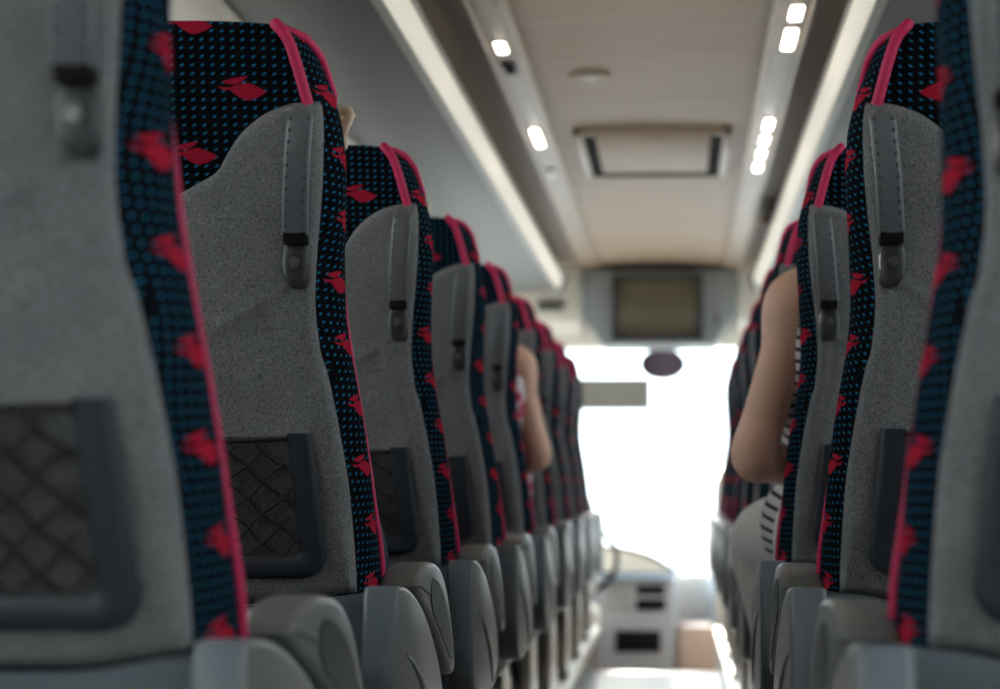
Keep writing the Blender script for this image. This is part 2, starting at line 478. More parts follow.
def pocket_frame(m, off):
    bm = bmesh.new()
    # outline of the U in (a, z): outer and inner, from aisle side top, round the bottom, to window side top
    def arc(c, r, a0, a1, n): return [(c[0] + r * math.cos(a0 + (a1 - a0) * i / n), c[1] + r * math.sin(a0 + (a1 - a0) * i / n)) for i in range(n + 1)]
    n = 8
    out = [(.151, .872)] + [(.151 + (.166 - .151) * k / 8, .872 - (.872 - .722) * k / 8) for k in range(1, 8)] + arc((.136, .722), .030, 0, -PI/2, n)
    out += [(-x, z) for x, z in reversed(out)]
    inn = [(.119, .872)] + [(.119 + (.131 - .119) * k / 8, .872 - (.872 - .728) * k / 8) for k in range(1, 8)] + arc((.125, .728), .007, 0, -PI/2, n)
    inn += [(-x, z) for x, z in reversed(inn)]
    N = len(out)
    prof = [(0.0, 0.0), (0.0, 0.010), (0.10, 0.0145), (0.22, 0.016), (0.80, 0.013), (0.95, 0.010), (1.0, 0.005), (1.0, -0.004)]
    rings = []
    for i in range(N):
        o, q = out[i], inn[i]
        rings.append([bm.verts.new(((o[0] + (q[0]-o[0]) * f + off) * m, on_back(0, o[1] + (q[1]-o[1]) * f, d - .006)[1], o[1] + (q[1]-o[1]) * f - FZ)) for f, d in prof])
    for i in range(N - 1):
        for k in range(len(prof) - 1):
            bm.faces.new((rings[i][k], rings[i+1][k], rings[i+1][k+1], rings[i][k+1]))
    bm.faces.new(rings[0]); bm.faces.new(list(reversed(rings[-1])))
    bmesh.ops.recalc_face_normals(bm, faces=bm.faces[:])
    return bm

def pocket_backing(m, off):
    bm = bmesh.new(); nx, nz = 12, 10
    g = []
    for j in range(nz + 1):
        z = .719 + (.868 - .719) * j / nz; w = .133 - (.133 - .121) * j / nz
        g.append([bm.verts.new(((-w + 2*w*i/nx + off) * m, yb(z) - 0.0178 - 0.0012 * math.sin(PI*i/nx), z - FZ)) for i in range(nx + 1)])
    for j in range(nz):
        for i in range(nx): bm.faces.new((g[j][i], g[j][i+1], g[j+1][i+1], g[j+1][i]))
    bmesh.ops.recalc_face_normals(bm, faces=bm.faces[:])
    return bm

def pocket_net(m, off, seed=3):
    rnd = random.Random(seed); bm = bmesh.new()
    def P(a, z): return Vector(((a + off) * m, yb(z) - 0.0222 - 0.003 * math.cos(a / .125 * PI/2), z - FZ))
    top = lambda a: .862 + 0.004 * abs(a / .12) ** 2
    add_tube(bm, [P(-.121 + .242 * i / 24, top(-.121 + .242 * i / 24)) for i in range(25)], 0.0028, 8)
    # diagonal cords, both ways, slightly wavy
    sp = 0.041
    for d in (1, -1):
        c = -0.30
        while c < 0.30:
            pts = []
            ph = rnd.random() * 6; am = 0.0025
            for i in range(41):
                z = .722 + (.858 - .722) * i / 40
                a = c + d * (z - .79) * 1.12 + am * math.sin(z * 140 + ph)
                w = .132 - (.132 - .120) * (z - .72) / .14
                if -w < a < w: pts.append(P(a, z) + Vector((0, -0.0012 * d, 0)))
            if len(pts) > 3: add_tube(bm, pts, 0.0021, 6)
            c += sp + rnd.uniform(-.004, .004)
    return bm

def grab_handle(m):
    bm = bmesh.new()
    # flexible strap: swept rounded section, bowed away from the felt
    n = 26; prof = []
    for k in range(16):
        t = k * 2 * PI / 16; cx, sy = math.cos(t), math.sin(t)
        prof.append((math.copysign(abs(cx) ** 0.45, cx), math.copysign(abs(sy) ** 0.7, sy)))
    rings = []
    for i in range(n + 1):
        f = i / n; z = 1.247 - f * (1.247 - 1.101)
        a = SX - (.344 + (.358 - .344) * f)
        w = .0160 * (1 - 0.55 * max(0, (0.10 - f) / .10) ** 2); d = .0065
        bow = .010 + .012 * math.sin(PI * min(1, max(0, f * .92 + .04)))
        bow -= .008 * max(0, (.08 - f) / .08)
        c = on_back(a, z, bow)
        rings.append([bm.verts.new(((c.x + px * w) * m, c.y + py * d, c.z)) for px, py in prof])
    for i in range(n):
        for k in range(16): bm.faces.new((rings[i][k], rings[i][(k+1) % 16], rings[i+1][(k+1) % 16], rings[i+1][k]))
    bm.faces.new(rings[0]); bm.faces.new(list(reversed(rings[-1])))
    bmesh.ops.recalc_face_normals(bm, faces=bm.faces[:])
    return bm

def grip_studs(m):
    bm = bmesh.new()
    # moulded grip nubs in two columns, their dark colour painting dimple shade
    for i in range(10):
        f = .09 + .84 * i / 9; z = 1.247 - f * (1.247 - 1.101)
        a = SX - (.344 + .014 * f); bow = .010 + .012 * math.sin(PI * (f * .92 + .04))
        for sg in (-1, 1):
            c = on_back(a + sg * .0108, z, bow + .0048)
            add_ball(bm, (c.x * m, c.y, c.z), (.0022, .0036, .0028), u=8, v=6)
    return bm

def handle_slot(m):
    bm = bmesh.new()
    c = on_back(SX - .358, 1.097, .013)
    add_box(bm, c.x * m - .0140, c.x * m + .0140, c.y - .0065, c.y + .016, c.z - .0075, c.z + .008, .002)  # black block painting the shaded gap below the strap
    return bm

def handle_boss(m):
    bm = bmesh.new()
    c = on_back(SX - .3595, 1.070, .0)
    # teardrop plate
    o = []
    for k in range(28):
        t = k * 2 * PI / 28
        x = .0158 * math.copysign(abs(math.cos(t)) ** .7, math.cos(t)); z = .0225 * math.copysign(abs(math.sin(t)) ** .75, math.sin(t))
        if z < 0: x += -.004 * (z / .0225) ** 2 * (-1); z *= 1.4
        o.append((x, z))
    rings = []
    for s_, d in ((1.0, -.004), (1.0, .010), (.94, .0135), (.80, .0150), (.45, .0155)):
        rings.append([bm.verts.new(((c.x + x * s_) * m, c.y - d, c.z + z * s_)) for x, z in o])
    for i in range(len(rings) - 1):
        for k in range(28): bm.faces.new((rings[i][k], rings[i][(k+1) % 28], rings[i+1][(k+1) % 28], rings[i+1][k]))
    bm.faces.new(rings[-1])
    bmesh.ops.recalc_face_normals(bm, faces=bm.faces[:])
    return bm

def handle_screw(m):
    bm = bmesh.new(); c = on_back(SX - .3595, 1.069, .0165)
    add_disc(bm, (c.x * m, c.y, c.z), .0066, .006, 'y', 18, .0012)
    add_box(bm, c.x * m - .0035, c.x * m + .0035, c.y - .0028, c.y - .0015, c.z - .0007, c.z + .0007)
    return bm

def lower_cover(m):
    bm = bmesh.new()
    # moulded plastic shell below the felt, one piece across both places; its top edge rises towards the aisle
    nx, nz = 40, 8; x0, x1 = -WX - .215, SX - .283
    g = []
    for j in range(nz + 1):
        row = []
        for i in range(nx + 1):
            a = x0 + (x1 - x0) * i / nx
            zt = .657 + .014 * sstep(.10, .205, a)
            z = .40 + (zt - .40) * j / nz
            bul = 0.012 * math.sin(PI * j / nz) + .010 * sstep(.12, .2, a) * 0
            row.append(bm.verts.new((a * m, yb(max(.55, z)) - .010 - bul * .6 + .02 * (1 - j / nz), z - FZ)))
        g.append(row)
    back = [[bm.verts.new(v.co + Vector((0, .05, 0))) for v in r] for r in (g[0], g[-1])]
    for j in range(nz):
        for i in range(nx): bm.faces.new((g[j][i], g[j][i+1], g[j+1][i+1], g[j+1][i]))
    for i in range(nx):
        bm.faces.new((g[-1][i], g[-1][i+1], back[1][i+1], back[1][i])); bm.faces.new((g[0][i+1], g[0][i], back[0][i], back[0][i+1]))
    for e in (0, nx):
        col = [r[e] for r in g]
        bm.faces.new(col + [back[1][e], back[0][e]])
    bmesh.ops.recalc_face_normals(bm, faces=bm.faces[:])
    return bm

SIDE = [(-.02, .44), (-.02, .684), (.02, .684), (.08, .677), (.15, .660), (.22, .636), (.29, .603), (.345, .570), (.385, .535), (.397, .505), (.385, .478), (.35, .456), (.30, .445)]
def smooth_poly(pts, it=2, keep=()):
    for _ in range(it):
        q = []
        n = len(pts)
        for i in range(n):
            a, b = pts[i], pts[(i+1) % n]
            q += [(a[0]*.75 + b[0]*.25, a[1]*.75 + b[1]*.25), (a[0]*.25 + b[0]*.75, a[1]*.25 + b[1]*.75)]
        pts = q
    return pts

def side_cover(m):
    bm = bmesh.new()
    p = [(y, z - FZ) for y, z in smooth_poly(SIDE, 2)]
    a0, a1 = SX - .272, SX - .229
    add_prism(bm, p, 'x', a0 * m, a1 * m, .006, 3)
    return bm

def side_ridge(m):
    bm = bmesh.new(); a = SX - .2285
    pts = [(a * m, y, z - FZ) for y, z in [(.05, .60), (.10, .585), (.16, .56), (.22, .525), (.26, .49), (.29, .46)]]
    add_tube(bm, pts, [.0012, .003, .0042, .0042, .003, .0012], 8)
    return bm

def armrest(m):
    bm = bmesh.new()
    p = [(.16, .678), (.23, .698), (.31, .702), (.39, .692), (.46, .660), (.515, .61), (.55, .56), (.555, .53), (.53, .525), (.49, .54), (.43, .566), (.36, .60), (.28, .632), (.20, .656)]
    p = [(y, z - FZ) for y, z in smooth_poly(p, 2)]
    add_prism(bm, p, 'x', (SX - .285) * m, (SX - .232) * m, .009, 3)
    return bm

def armrest_inset(m):
    bm = bmesh.new()
    p = [(.285, .682), (.36, .672), (.43, .645), (.50, .588), (.53, .550), (.50, .550), (.44, .575), (.36, .610), (.285, .638)]
    p = [(y, z - FZ) for y, z in smooth_poly(p, 1)]
    add_prism(bm, p, 'x', (SX - .236) * m, (SX - .2305) * m, .0012, 1)
    return bm

def cushion(m, off):
    bm = bmesh.new()
    add_box(bm, (off - .215), (off + .215), .27, .74, .47 - FZ, .62 - FZ, .045, 4)
    uvl = bm.loops.layers.uv.new('UVMap')
    for f in bm.faces:
        for lp in f.loops:
            c = lp.vert.co
            lp[uvl].uv = (c.x, c.y) if abs(f.normal.z) > .6 else ((c.x, c.z) if abs(f.normal.y) > .6 else (c.y, c.z))
    for v in bm.verts: v.co.x *= m
    bmesh.ops.recalc_face_normals(bm, faces=bm.faces[:])
    return bm

def seat_base(m):
    bm = bmesh.new()
    add_box(bm, min((-WX-.21)*m, .22*m), max((-WX-.21)*m, .22*m), .18, .66, .40 - FZ, .465 - FZ, .012)
    return bm

def seat_leg(m, a):
    bm = bmesh.new()
    p = [(.16, 0.012), (.62, 0.012), (.52, .10), (.50, .25), (.28, .25), (.26, .10)]
    add_prism(bm, smooth_poly(p, 1), 'x', (a - .022) * m, (a + .022) * m, .004)
    return bm

def leg_foot(m, a):
    bm = bmesh.new()
    add_box(bm, a * m - .034, a * m + .034, .14, .64, 0.0, .022, .005)
    return bm

def ordinal(i): return ['first', 'second', 'third', 'fourth', 'fifth', 'sixth', 'seventh', 'eighth', 'ninth'][i]

def stretch(r, hz):
    done = set()
    def walk(o):
        for ch in o.children:
            if o is r and ch.name.split('.')[0] not in ('backrest', 'back_panel', 'piping', 'grab_handle'): continue
            if ch.data.name not in done:
                done.add(ch.data.name)
                for v in ch.data.vertices: v.co.z += hz * sstep(.75, 1.22, v.co.z + FZ)
            walk(ch)
    walk(r)

def make_seat(m, name):
    r = empty(name)
    link('backrest', backrest(m, 0), fabric, r, 55)
    bp = link('back_panel', back_panel(m, 0), felt, r, 50)
    link('piping', piping(m, 0), piping_m, r, 60)
    fr = link('seat_pocket', pocket_frame(m, 0), plastic_dark, r, 35)
    link('pocket_net', pocket_net(m, 0), net_m, fr, 60)
    link('pocket_lining', pocket_backing(m, 0), felt_dark, fr, 60)
    h = link('grab_handle', grab_handle(m), handle_m, r, 50)
    link('handle_slot', handle_slot(m), black_m, h); link('grip_studs', grip_studs(m), stud_m, h); link('handle_boss', handle_boss(m), boss_m, h, 35); link('screw', handle_screw(m), screw_m, h)
    link('lower_cover', lower_cover(m), plastic, r, 40)
    s = link('side_cover', side_cover(m), [plastic, plastic_side], r, 35)
    for f in s.data.polygons:
        if f.normal.x * m > .5: f.material_index = 1
    link('ridge', side_ridge(m), plastic_side, s)
    a = link('armrest', armrest(m), plastic_side, r, 35); link('armrest_inset', armrest_inset(m), plastic_dark, a)
    link('seat_cushion', cushion(m, 0), fabric, r); link('seat_base', seat_base(m), plastic_dark, r)
    l = link('leg', seat_leg(m, .19), steel_m, r); link('leg_foot', leg_foot(m, .19), steel_m, l)
    # the window place of the same double seat
    link('backrest', backrest(m, -WX), fabric, r, 55); link('back_panel', back_panel(m, -WX), felt, r, 50)
    link('piping', piping(m, -WX), piping_m, r, 60)
    f2 = link('seat_pocket', pocket_frame(m, -WX), plastic_dark, r, 35)
    link('pocket_net', pocket_net(m, -WX, 5), net_m, f2, 60); link('pocket_lining', pocket_backing(m, -WX), felt_dark, f2, 60)
    link('seat_cushion', cushion(m, -WX), fabric, r)
    l = link('leg', seat_leg(m, -.60), steel_m, r); link('leg_foot', leg_foot(m, -.60), steel_m, l)
    stretch(r, .0125 if m > 0 else .002)
    return r

def copy_tree(o, parent=None, skip=()):
    c = o.copy(); C.objects.link(c)
    if parent is not None: c.parent = parent
    for ch in list(o.children):
        if ch.name.split('.')[0] in skip: continue
        copy_tree(ch, c, skip)
    return c

BACK = ('backrest', 'back_panel', 'piping', 'seat_pocket', 'grab_handle')
for m, side in ((1, 'left'), (-1, 'right')):
    proto = make_seat(m, 'coach_seat')
    for i in range(NROW):
        if i == 0: o = proto
        else: o = copy_tree(proto, None, ('armrest',) if (side == 'right' and i == 2) else ())
        slide = [.002, -.003, .000, .005, .006, .007, .006, .005, .004][i] if side == 'left' else -[0, .002, .012, .016, .016, .015, .014, .011, .010][i]
        o.location = (-SX * m, ROW0 + PITCH * i, FZ)
        for ch in o.children:
            if ch.name.split('.')[0] in BACK: ch.location.x = slide
        if i == 0: lab = 'blurred grey felt coach seat nearest the camera, cut off by the %s frame edge' % side
        elif i == NROW - 1: lab = 'frontmost dark coach seat %s of the aisle, against the bright windscreen' % side
        elif side == 'right' and i == 2: lab = 'grey coach seat right of the aisle behind the person in striped shirt'
        elif side == 'left' and i == 4: lab = 'grey coach seat left of the aisle behind the person in floral shirt'
        else: lab = 'pink-piped grey coach seat %s of the aisle, %s row from the camera' % (side, ordinal(i))
        tag(o, lab, 'seat', 'coach seats along the aisle')

# the left-hand backrests are let back a little, the nearest one further
hinge = Vector((0, .20, .42))
for o in [q for q in bpy.data.objects if q.name.split('.')[0] == 'coach_seat' and q.location.x < 0]:
    near = abs(o.location.y - ROW0) < .01
    th_ = math.radians(4.0 if near else 2.2); R_ = Matrix.Rotation(th_, 3, 'X')
    for ch in o.children:
        if ch.name.split('.')[0] in BACK + ('lower_cover',):
            dx = ch.location.x
            ch.rotation_euler = (th_, 0, 0)
            ch.location = hinge - R_ @ hinge + (Vector((.022, -.105, .005)) if near else Vector((dx, 0, 0)))
    if near: o.location.y += .03

# ------------------------------------------------------------------ the coach itself
def struct(name, bm, mat, parent=None, smooth=35):
    o = link(name, bm, mat, parent, smooth)
    if parent is None: o['kind'] = 'structure'
    return o

b = B(); add_box(b, -.285, .285, YB, 7.9, -.12, 0.0); struct('floor', b, floor_m)
for sg, nm in ((-1, 'left'), (1, 'right')):
    b = B(); add_box(b, min(sg*.285, sg*WALL), max(sg*.285, sg*WALL), YB, 8.45, -.12, FZ); struct('floor_platform_' + nm, b, podium_m)
    b = B(); add_box(b, sg*.285 - .018, sg*.285 + .018, YB, 8.46, FZ - .035, FZ + .006, .004); struct('trim_%d' % (1 if sg < 0 else 2), b, bright_trim)
b = B(); add_box(b, -WALL, WALL, 7.9, YF + .15, -.42, -.30); struct('floor_entry', b, tan_m)
b = B(); add_box(b, -.285, .285, 7.88, 7.92, -.30, .004, .003); struct('trim_3', b, bright_trim)

# side walls with window openings
WZ0, WZ1 = .90, 1.72  # window tops raised to let in more light
ys = [YB + .15, .05, 1.75, 3.45, 5.15, 6.85, 8.45]
wn = 1
for sg, nm in ((-1, 'left'), (1, 'right')):
    b = B(); x0, x1 = sorted((sg*WALL, sg*(WALL + .06)))
    add_box(b, x0, x1, YB, 8.50, -.42, WZ0); add_box(b, x0, x1, 8.50, YF, -.42, .50); add_box(b, x0, x1, YB, YF, WZ1, CEIL + .08)  # front sills lowered so that sun reaches the floor and console
    ed = [YB] + ys + [YF]
    for y in ys: add_box(b, x0, x1, y - .05, y + .05, WZ0, WZ1)
    add_box(b, x0, x1, YB, YB + .12, WZ0, WZ1); add_box(b, x0, x1, YF - .25, YF, .50, WZ1); add_box(b, x0, x1, 8.40, 8.50, .50, WZ0)
    struct('wall_' + nm, b, wall_m)
    for i in range(len(ys)):
        ya = ys[i] + .05; ye = (ys[i+1] - .05) if i + 1 < len(ys) else YF - .25
        b = B(); add_box(b, sg*(WALL + .028), sg*(WALL + .034), ya, ye, WZ0 if i + 1 < len(ys) else .50, WZ1); struct('window_%d' % wn, b, glass_side); wn += 1
b = B()
for (x0, x1, z0, z1) in ((-WALL, WALL, -.42, .92), (-WALL, WALL, 1.62, CEIL + .08), (-WALL, -.9, .92, 1.62), (.9, WALL, .92, 1.62)): add_box(b, x0, x1, YB - .06, YB, z0, z1)
struct('wall_back', b, wall_m)
b = B(); add_box(b, -.9, .9, YB - .034, YB - .028, .92, 1.62); struct('window_%d' % wn, b, glass_rear); wn += 1  # unseen rear window, added for fill light on the seat backs

# ceiling: gently padded centre liner
b = B(); nx, ny = 16, 220; g = []
for j in range(ny + 1):
    y = YB + (9.95 - YB) * j / ny
    pad = 0.004 * abs(math.sin(PI * (y - .3) / 0.62)) ** 0.5
    g.append([b.verts.new((-.345 + .69 * i / nx + .013, y, CEIL - pad + .012 * (1 - (2*i/nx - 1) ** 2))) for i in range(nx + 1)])
for j in range(ny):
    for i in range(nx): b.faces.new((g[j][i], g[j+1][i], g[j+1][i+1], g[j][i+1]))
g2 = [b.verts.new(v.co + Vector((0, 0, .05))) for v in (g[0][0], g[0][-1], g[-1][-1], g[-1][0])]
b.faces.new(g2)
struct('ceiling', b, ceil_m, smooth=60)
b = B(); add_box(b, -WALL - .06, WALL + .06, YB - .06, YF + .1, CEIL + .07, CEIL + .12); struct('ceiling_roof', b, cream)

for k, sg in enumerate((-1, 1)):
    # ceiling rail that carries the spotlights
    b = B(); x0, x1 = sorted((sg*.322 + .013, sg*.425 + .013))
    add_box(b, x0, x1, YB, 9.75, CEIL - .018, CEIL + .05, .008); 
    xm = sg*.335 + .013; add_box(b, xm - .006, xm + .006, YB, 9.75, CEIL - .026, CEIL - .01, .004)
    xm = sg*.418 + .013; add_box(b, xm - .006, xm + .006, YB, 9.75, CEIL - .024, CEIL - .01, .004)
    struct('trim_%d' % (4 + k), b, rail_m)
    b = B(); x0, x1 = sorted((sg*.425 + .013, sg*WALL)); add_box(b, x0, x1, YB, 9.75, CEIL + .02, CEIL + .06); struct('ceiling_cove_' + ('left' if sg < 0 else 'right'), b, cove_m)

# overhead racks
def rack(sg, nm):
    r = empty('luggage_rack', (0, 0, 0))
    tag(r, '%s overhead luggage rack with a long cream strip on its edge' % nm, 'luggage rack', 'overhead luggage racks')
    y0, y1 = YB + .02, 9.36
    b = B(); add_prism(b, [(sg*.535, 1.832), (sg*.845, 1.815), (sg*.845, 1.85), (sg*.535, 1.87)], 'y', y0, y1, .004)
    link('shelf', b, rack_m, r)
    b = B(); add_prism(b, [(sg*.848, 1.800), (sg*.875, 1.785), (sg*1.0, 1.785), (sg*1.12, 1.765), (sg*(WALL - .004), 1.73), (sg*(WALL - .004), 1.80), (sg*1.0, 1.85), (sg*.848, 1.85)], 'y', y0, y1, .006, 3)
    link('service_panel', b, cream, r)
    b = B(); add_prism(b, [(sg*.524, 1.828), (sg*.545, 1.826), (sg*.545, 1.895), (sg*.492, 1.905), (sg*.489, 1.898)], 'y', y0, y1 + .02, .004); link('edge_profile', b, edge_m, r)
    b = B(); add_prism(b, [(sg*.5205, 1.832), (sg*.523, 1.832), (sg*.497, 1.885), (sg*.4945, 1.885)], 'y', y0, y1 - .05, .0008); link('edge_strip', b, strip_glow, r)
    b = B(); add_prism(b, [(sg*.50, 1.826), (sg*.56, 1.822), (sg*.56, 1.905), (sg*.478, 1.912), (sg*.476, 1.90)], 'y', y1 - .01, y1 + .05, .006); link('end_cap', b, panel_grey, r)
    b = B(); add_prism(b, [(sg*.53, 1.905), (sg*.545, 1.905), (sg*.60, 1.99), (sg*.585, 1.99)], 'y', y0, y1 if sg < 0 else 7.30, .003); link('rack_flap', b, cove_m, r)
    return r
rack(-1, 'left'); rack(1, 'right')

# ------------------------------------------------------------------ ceiling fittings
def spotlight(x, y0, y1, w, lab, lit=True):
    r = empty('ceiling_spotlight', (x, (y0 + y1) / 2, CEIL - .018)); L = y1 - y0
    tag(r, lab, 'ceiling light', 'spotlights in the ceiling rails')
    b = B()
    add_box(b, -w/2 - .006, w/2 + .006, -L/2 - .008, L/2 + .008, -.004, .004, .002); link('bezel', b, rail_m, r)
    b = B(); add_box(b, -w/2, w/2, -L/2, L/2, -.009, -.002, .003); link('lens', b, lamp_glow if lit else lamp_dim, r)
    return r
XL, XR = -.362, .392
for (x, y0, y1, w, lab, lit) in (
    (XL, 4.60, 4.70, .028, 'lit square spotlight in the left ceiling rail, nearest the camera', True),
    (XL, 5.74, 6.02, .026, 'lit oblong spotlight in the left ceiling rail beside the roof hatch', True),
    (XL, 6.50, 6.70, .026, 'unlit spotlight in the left ceiling rail behind the hatch', False),
    (XR, 4.28, 4.40, .030, 'lit spotlight in the right ceiling rail at the top frame edge', True),
    (XR, 4.50, 4.70, .030, 'lit oblong spotlight in the right ceiling rail, second from the top edge', True),
    (XR, 5.62, 5.77, .026, 'lit spotlight in the right ceiling rail, nearest of the row of four', True),
    (XR, 5.89, 6.01, .026, 'lit spotlight in the right ceiling rail, second of the row of four', True),
    (XR, 6.14, 6.26, .026, 'lit spotlight in the right ceiling rail, third of the row of four', True),
    (XR, 6.39, 6.52, .026, 'lit spotlight in the right ceiling rail, farthest of the row of four', True)):
    spotlight(x, y0, y1, w, lab, lit)
r = empty('reading_switch', (XL, 4.90, CEIL - .018)); tag(r, 'small dark switch in the left ceiling rail beside the nearest spotlight', 'switch')
b = B(); add_box(b, -.018, .018, -.07, .07, -.006, .004, .002); link('plate', b, plastic_dark, r)
b = B(); add_box(b, -.011, .011, -.045, .045, -.009, -.004, .002); link('rocker', b, black_m, r)

# roof hatch: frame, black slab painting the shade of a gap round three sides, drop panel
r = empty('roof_hatch', (.020, 6.29, CEIL)); tag(r, 'rectangular beige roof hatch with black gap in the ceiling', 'roof hatch')
b = B(); W2, L2 = .262, .43
for (x0, x1, y0, y1) in ((-W2, W2, -L2, -L2 + .028), (-W2, W2, L2 - .028, L2), (-W2, -W2 + .028, -L2, L2), (W2 - .028, W2, -L2, L2)): add_box(b, x0, x1, y0, y1, -.018, .012, .004)
link('frame', b, rail_m, r)
b = B(); add_box(b, -W2 + .026, W2 - .026, -L2 + .026, L2 - .026, -.0145, .006); link('gap', b, black_m, r)
b = B(); add_box(b, -W2 + .070, W2 - .070, -L2 + .022, L2 - .150, -.022, -.008, .004); link('drop_panel', b, ceil_m, r)
b = B(); add_box(b, -.03, .03, -L2 + .05, -L2 + .08, -.029, -.022, .003); link('catch', b, rail_m, r)
r = empty('ceiling_speaker', (-.15, 5.1, CEIL)); tag(r, 'faint round beige speaker cover in the ceiling before the hatch', 'speaker')
b = B(); add_disc(b, (0, 0, .0), .060, .008, 'z', 32, .003); link('cover', b, ceil_m, r)
b = B(); add_disc(b, (0, 0, -.002), .035, .008, 'z', 32, .002); link('grille', b, rail_m, r)

# ------------------------------------------------------------------ front of the coach
b = B()
add_prism(b, [(-WALL, CEIL + .1), (-WALL, 1.563), (-.62, 1.568), (-.30, 1.568), (.30, 1.568), (.62, 1.568), (WALL, 1.563), (WALL, CEIL + .1)], 'y', 9.80, 9.92, .004)
struct('wall_front', b, fascia_m)
b = B(); add_prism(b, [(9.68, 1.70), (9.82, 1.62), (9.82, CEIL + .02), (9.62, CEIL + .02)], 'x', -WALL, -.42, .01); add_prism(b, [(9.68, 1.70), (9.82, 1.62), (9.82, CEIL + .02), (9.62, CEIL + .02)], 'x', .42, WALL, .01)
struct('trim_6', b, fascia_m)
r = empty('display_panel', (0, 9.55, 1.75)); tag(r, 'small grey display on the cream front panel left of the screen', 'display')
r.location = (-.585, 9.66, 1.78)
b = B(); add_box(b, -.075, .075, -.02, .03, -.03, .03, .006); link('bezel', b, panel_grey, r)
b = B(); add_box(b, -.06, .06, -.023, -.015, -.02, .02, .002); link('glass', b, screen_m, r)

r = empty('monitor_console', (0, 9.55, 1.552)); tag(r, 'grey ceiling console with slanted lower corners around the television', 'console')
b = B(); add_prism(b, [(-.405, .40), (-.405, .155), (-.29, -.005), (.295, -.005), (.405, .155), (.405, .40)], 'y', -.10, .26, .012, 3); add_box(b, -.25, .25, -.165, -.09, -.006, .016, .004); link('shell', b, panel_grey, r)
b = B(); add_box(b, .300, .315, -.104, -.098, .10, .16, .001); link('button', b, plastic_dark, r)
r = empty('television', (-.006, 9.405, 1.572)); tag(r, 'dark brownish television screen set in the console above the windscreen', 'television')
b = B()
for (x0, x1, z0, z1) in ((-.238, -.215, 0, .345), (.215, .238, 0, .345), (-.238, .238, 0, .022), (-.238, .238, .325, .345)): add_box(b, x0, x1, -.01, .04, z0, z1, .004)
link('bezel', b, plastic_dark, r)
b = B(); nx = 12; g = []
for j in range(nx + 1):
    g.append([b.verts.new((-.217 + .434*i/nx, .004 + .016 * (((2*i/nx - 1) ** 2 + (2*j/nx - 1) ** 2)) - .008, .02 + .307*j/nx)) for i in range(nx + 1)])
for j in range(nx):
    for i in range(nx): b.faces.new((g[j][i], g[j][i+1], g[j+1][i+1], g[j+1][i]))
link('screen', b, screen_m, r, 60)

r = empty('rear_view_mirror', (.018, 9.86, 1.478)); tag(r, 'oval dark rear view mirror hanging in front of the windscreen', 'mirror')
b = B(); add_ball(b, (0, 0.012, 0), (.128, .03, .088), u=32, v=16); link('shell', b, plastic_dark, r, 60)
b = B(); add_disc(b, (0, 0, 0), 1.0, 1.0, 'y', 40)
for v in b.verts: v.co = Vector((v.co.x * .120, -.016 + v.co.y * .008, v.co.z * .080))
mg = link('glass', b, mirror_m, r, 30); mg.rotation_euler = (math.radians(6), 0, 0)
b = B(); add_tube(b, [(0, .03, .06), (0, .05, .10), (0, .06, .13)], .012, 10); link('arm', b, plastic_dark, r)

r = empty('roller_blind', (-.553, 9.96, 1.240)); tag(r, 'grey roller blind pulled half down over the left of the windscreen', 'blind')
b = B(); n = 40; g0 = []
for i in range(n + 1):
    x = -.50 + 1.0 * i / n; y = .002 * math.sin(i * .9)
    g0.append([b.verts.new((x, y, 0)), b.verts.new((x, y, .165)), b.verts.new((x, y + .004, .165)), b.verts.new((x, y + .004, 0))])
for i in range(n):
    for k in range(4): b.faces.new((g0[i][k], g0[i+1][k], g0[i+1][(k+1) % 4], g0[i][(k+1) % 4]))
b.faces.new(g0[0]); b.faces.new(list(reversed(g0[-1])))
link('cloth', b, blind_m, r, 60, True)
b = B(); add_tube(b, [(-.505, 0, 0), (.505, 0, 0)], .010, 12); link('bottom_bar', b, panel_grey, r)
for sg in (-.40, .17):
    b = B(); add_tube(b, [(sg, .004, .15), (sg, .01, .345)], .006, 8); link('cord', b, cream, r)
b = B(); add_tube(b, [(-.51, .01, .345), (.51, .01, .345)], .022, 14); link('roller', b, cream, r)

# windscreen, pillars and front bulkhead
b = B(); add_prism(b, [(10.34, .30), (10.05, 1.60), (10.056, 1.60), (10.346, .30)], 'x', -WALL + .04, WALL - .04); struct('window_%d' % wn, b, glass_front); wn += 1
b = B(); add_box(b, -WALL - .06, WALL + .06, YF + .05, YF + .12, -.42, .31, .01); struct('wall_front_lower', b, wall_m)
b = B()
for sg in (-1, 1): add_tube(b, [(sg*(WALL - .01), 10.32, .28), (sg*(WALL - .01), 10.04, 1.62)], .045, 12)
struct('trim_7', b, wall_m)

# dashboard
r = empty('dashboard', (-.12, 9.45, -.30)); tag(r, 'grey driver dashboard with dark slots and a pale rounded hood', 'dashboard')
b = B()
add_prism(b, [(-.19, 0), (.185, 0), (.20, .40), (.205, .62), (-.19, .62), (-.20, .40)], 'y', 0, .35, .02, 3); link('centre_stack', b, dash_m, r)
for (x0, x1, z0, z1) in ((.0, .15, .545, .595), (.0, .15, .465, .525), (-.11, .125, .25, .36)):
    b = B(); add_box(b, x0, x1, -.012, .004, z0, z1, .006); link('slot', b, black_m, r)
for k in range(3):
    b = B(); add_box(b, -.165, -.03, -.010, .004, .465 + .047*k, .50 + .047*k, .004); link('button_row', b, panel_grey, r)
b = B(); add_box(b, -.235, .20, -.05, .10, .625, .650, .010); link('shelf', b, dash_sky_m, r)
b = B(); pts = [(-.25, .655), (-.255, .76), (-.24, .785), (-.20, .79), (-.10, .783), (-.02, .770), (.07, .742), (.14, .705), (.185, .675), (.19, .655)]
add_prism(b, pts, 'y', .06, .45, .012, 2); link('hood', b, fascia_m, r)
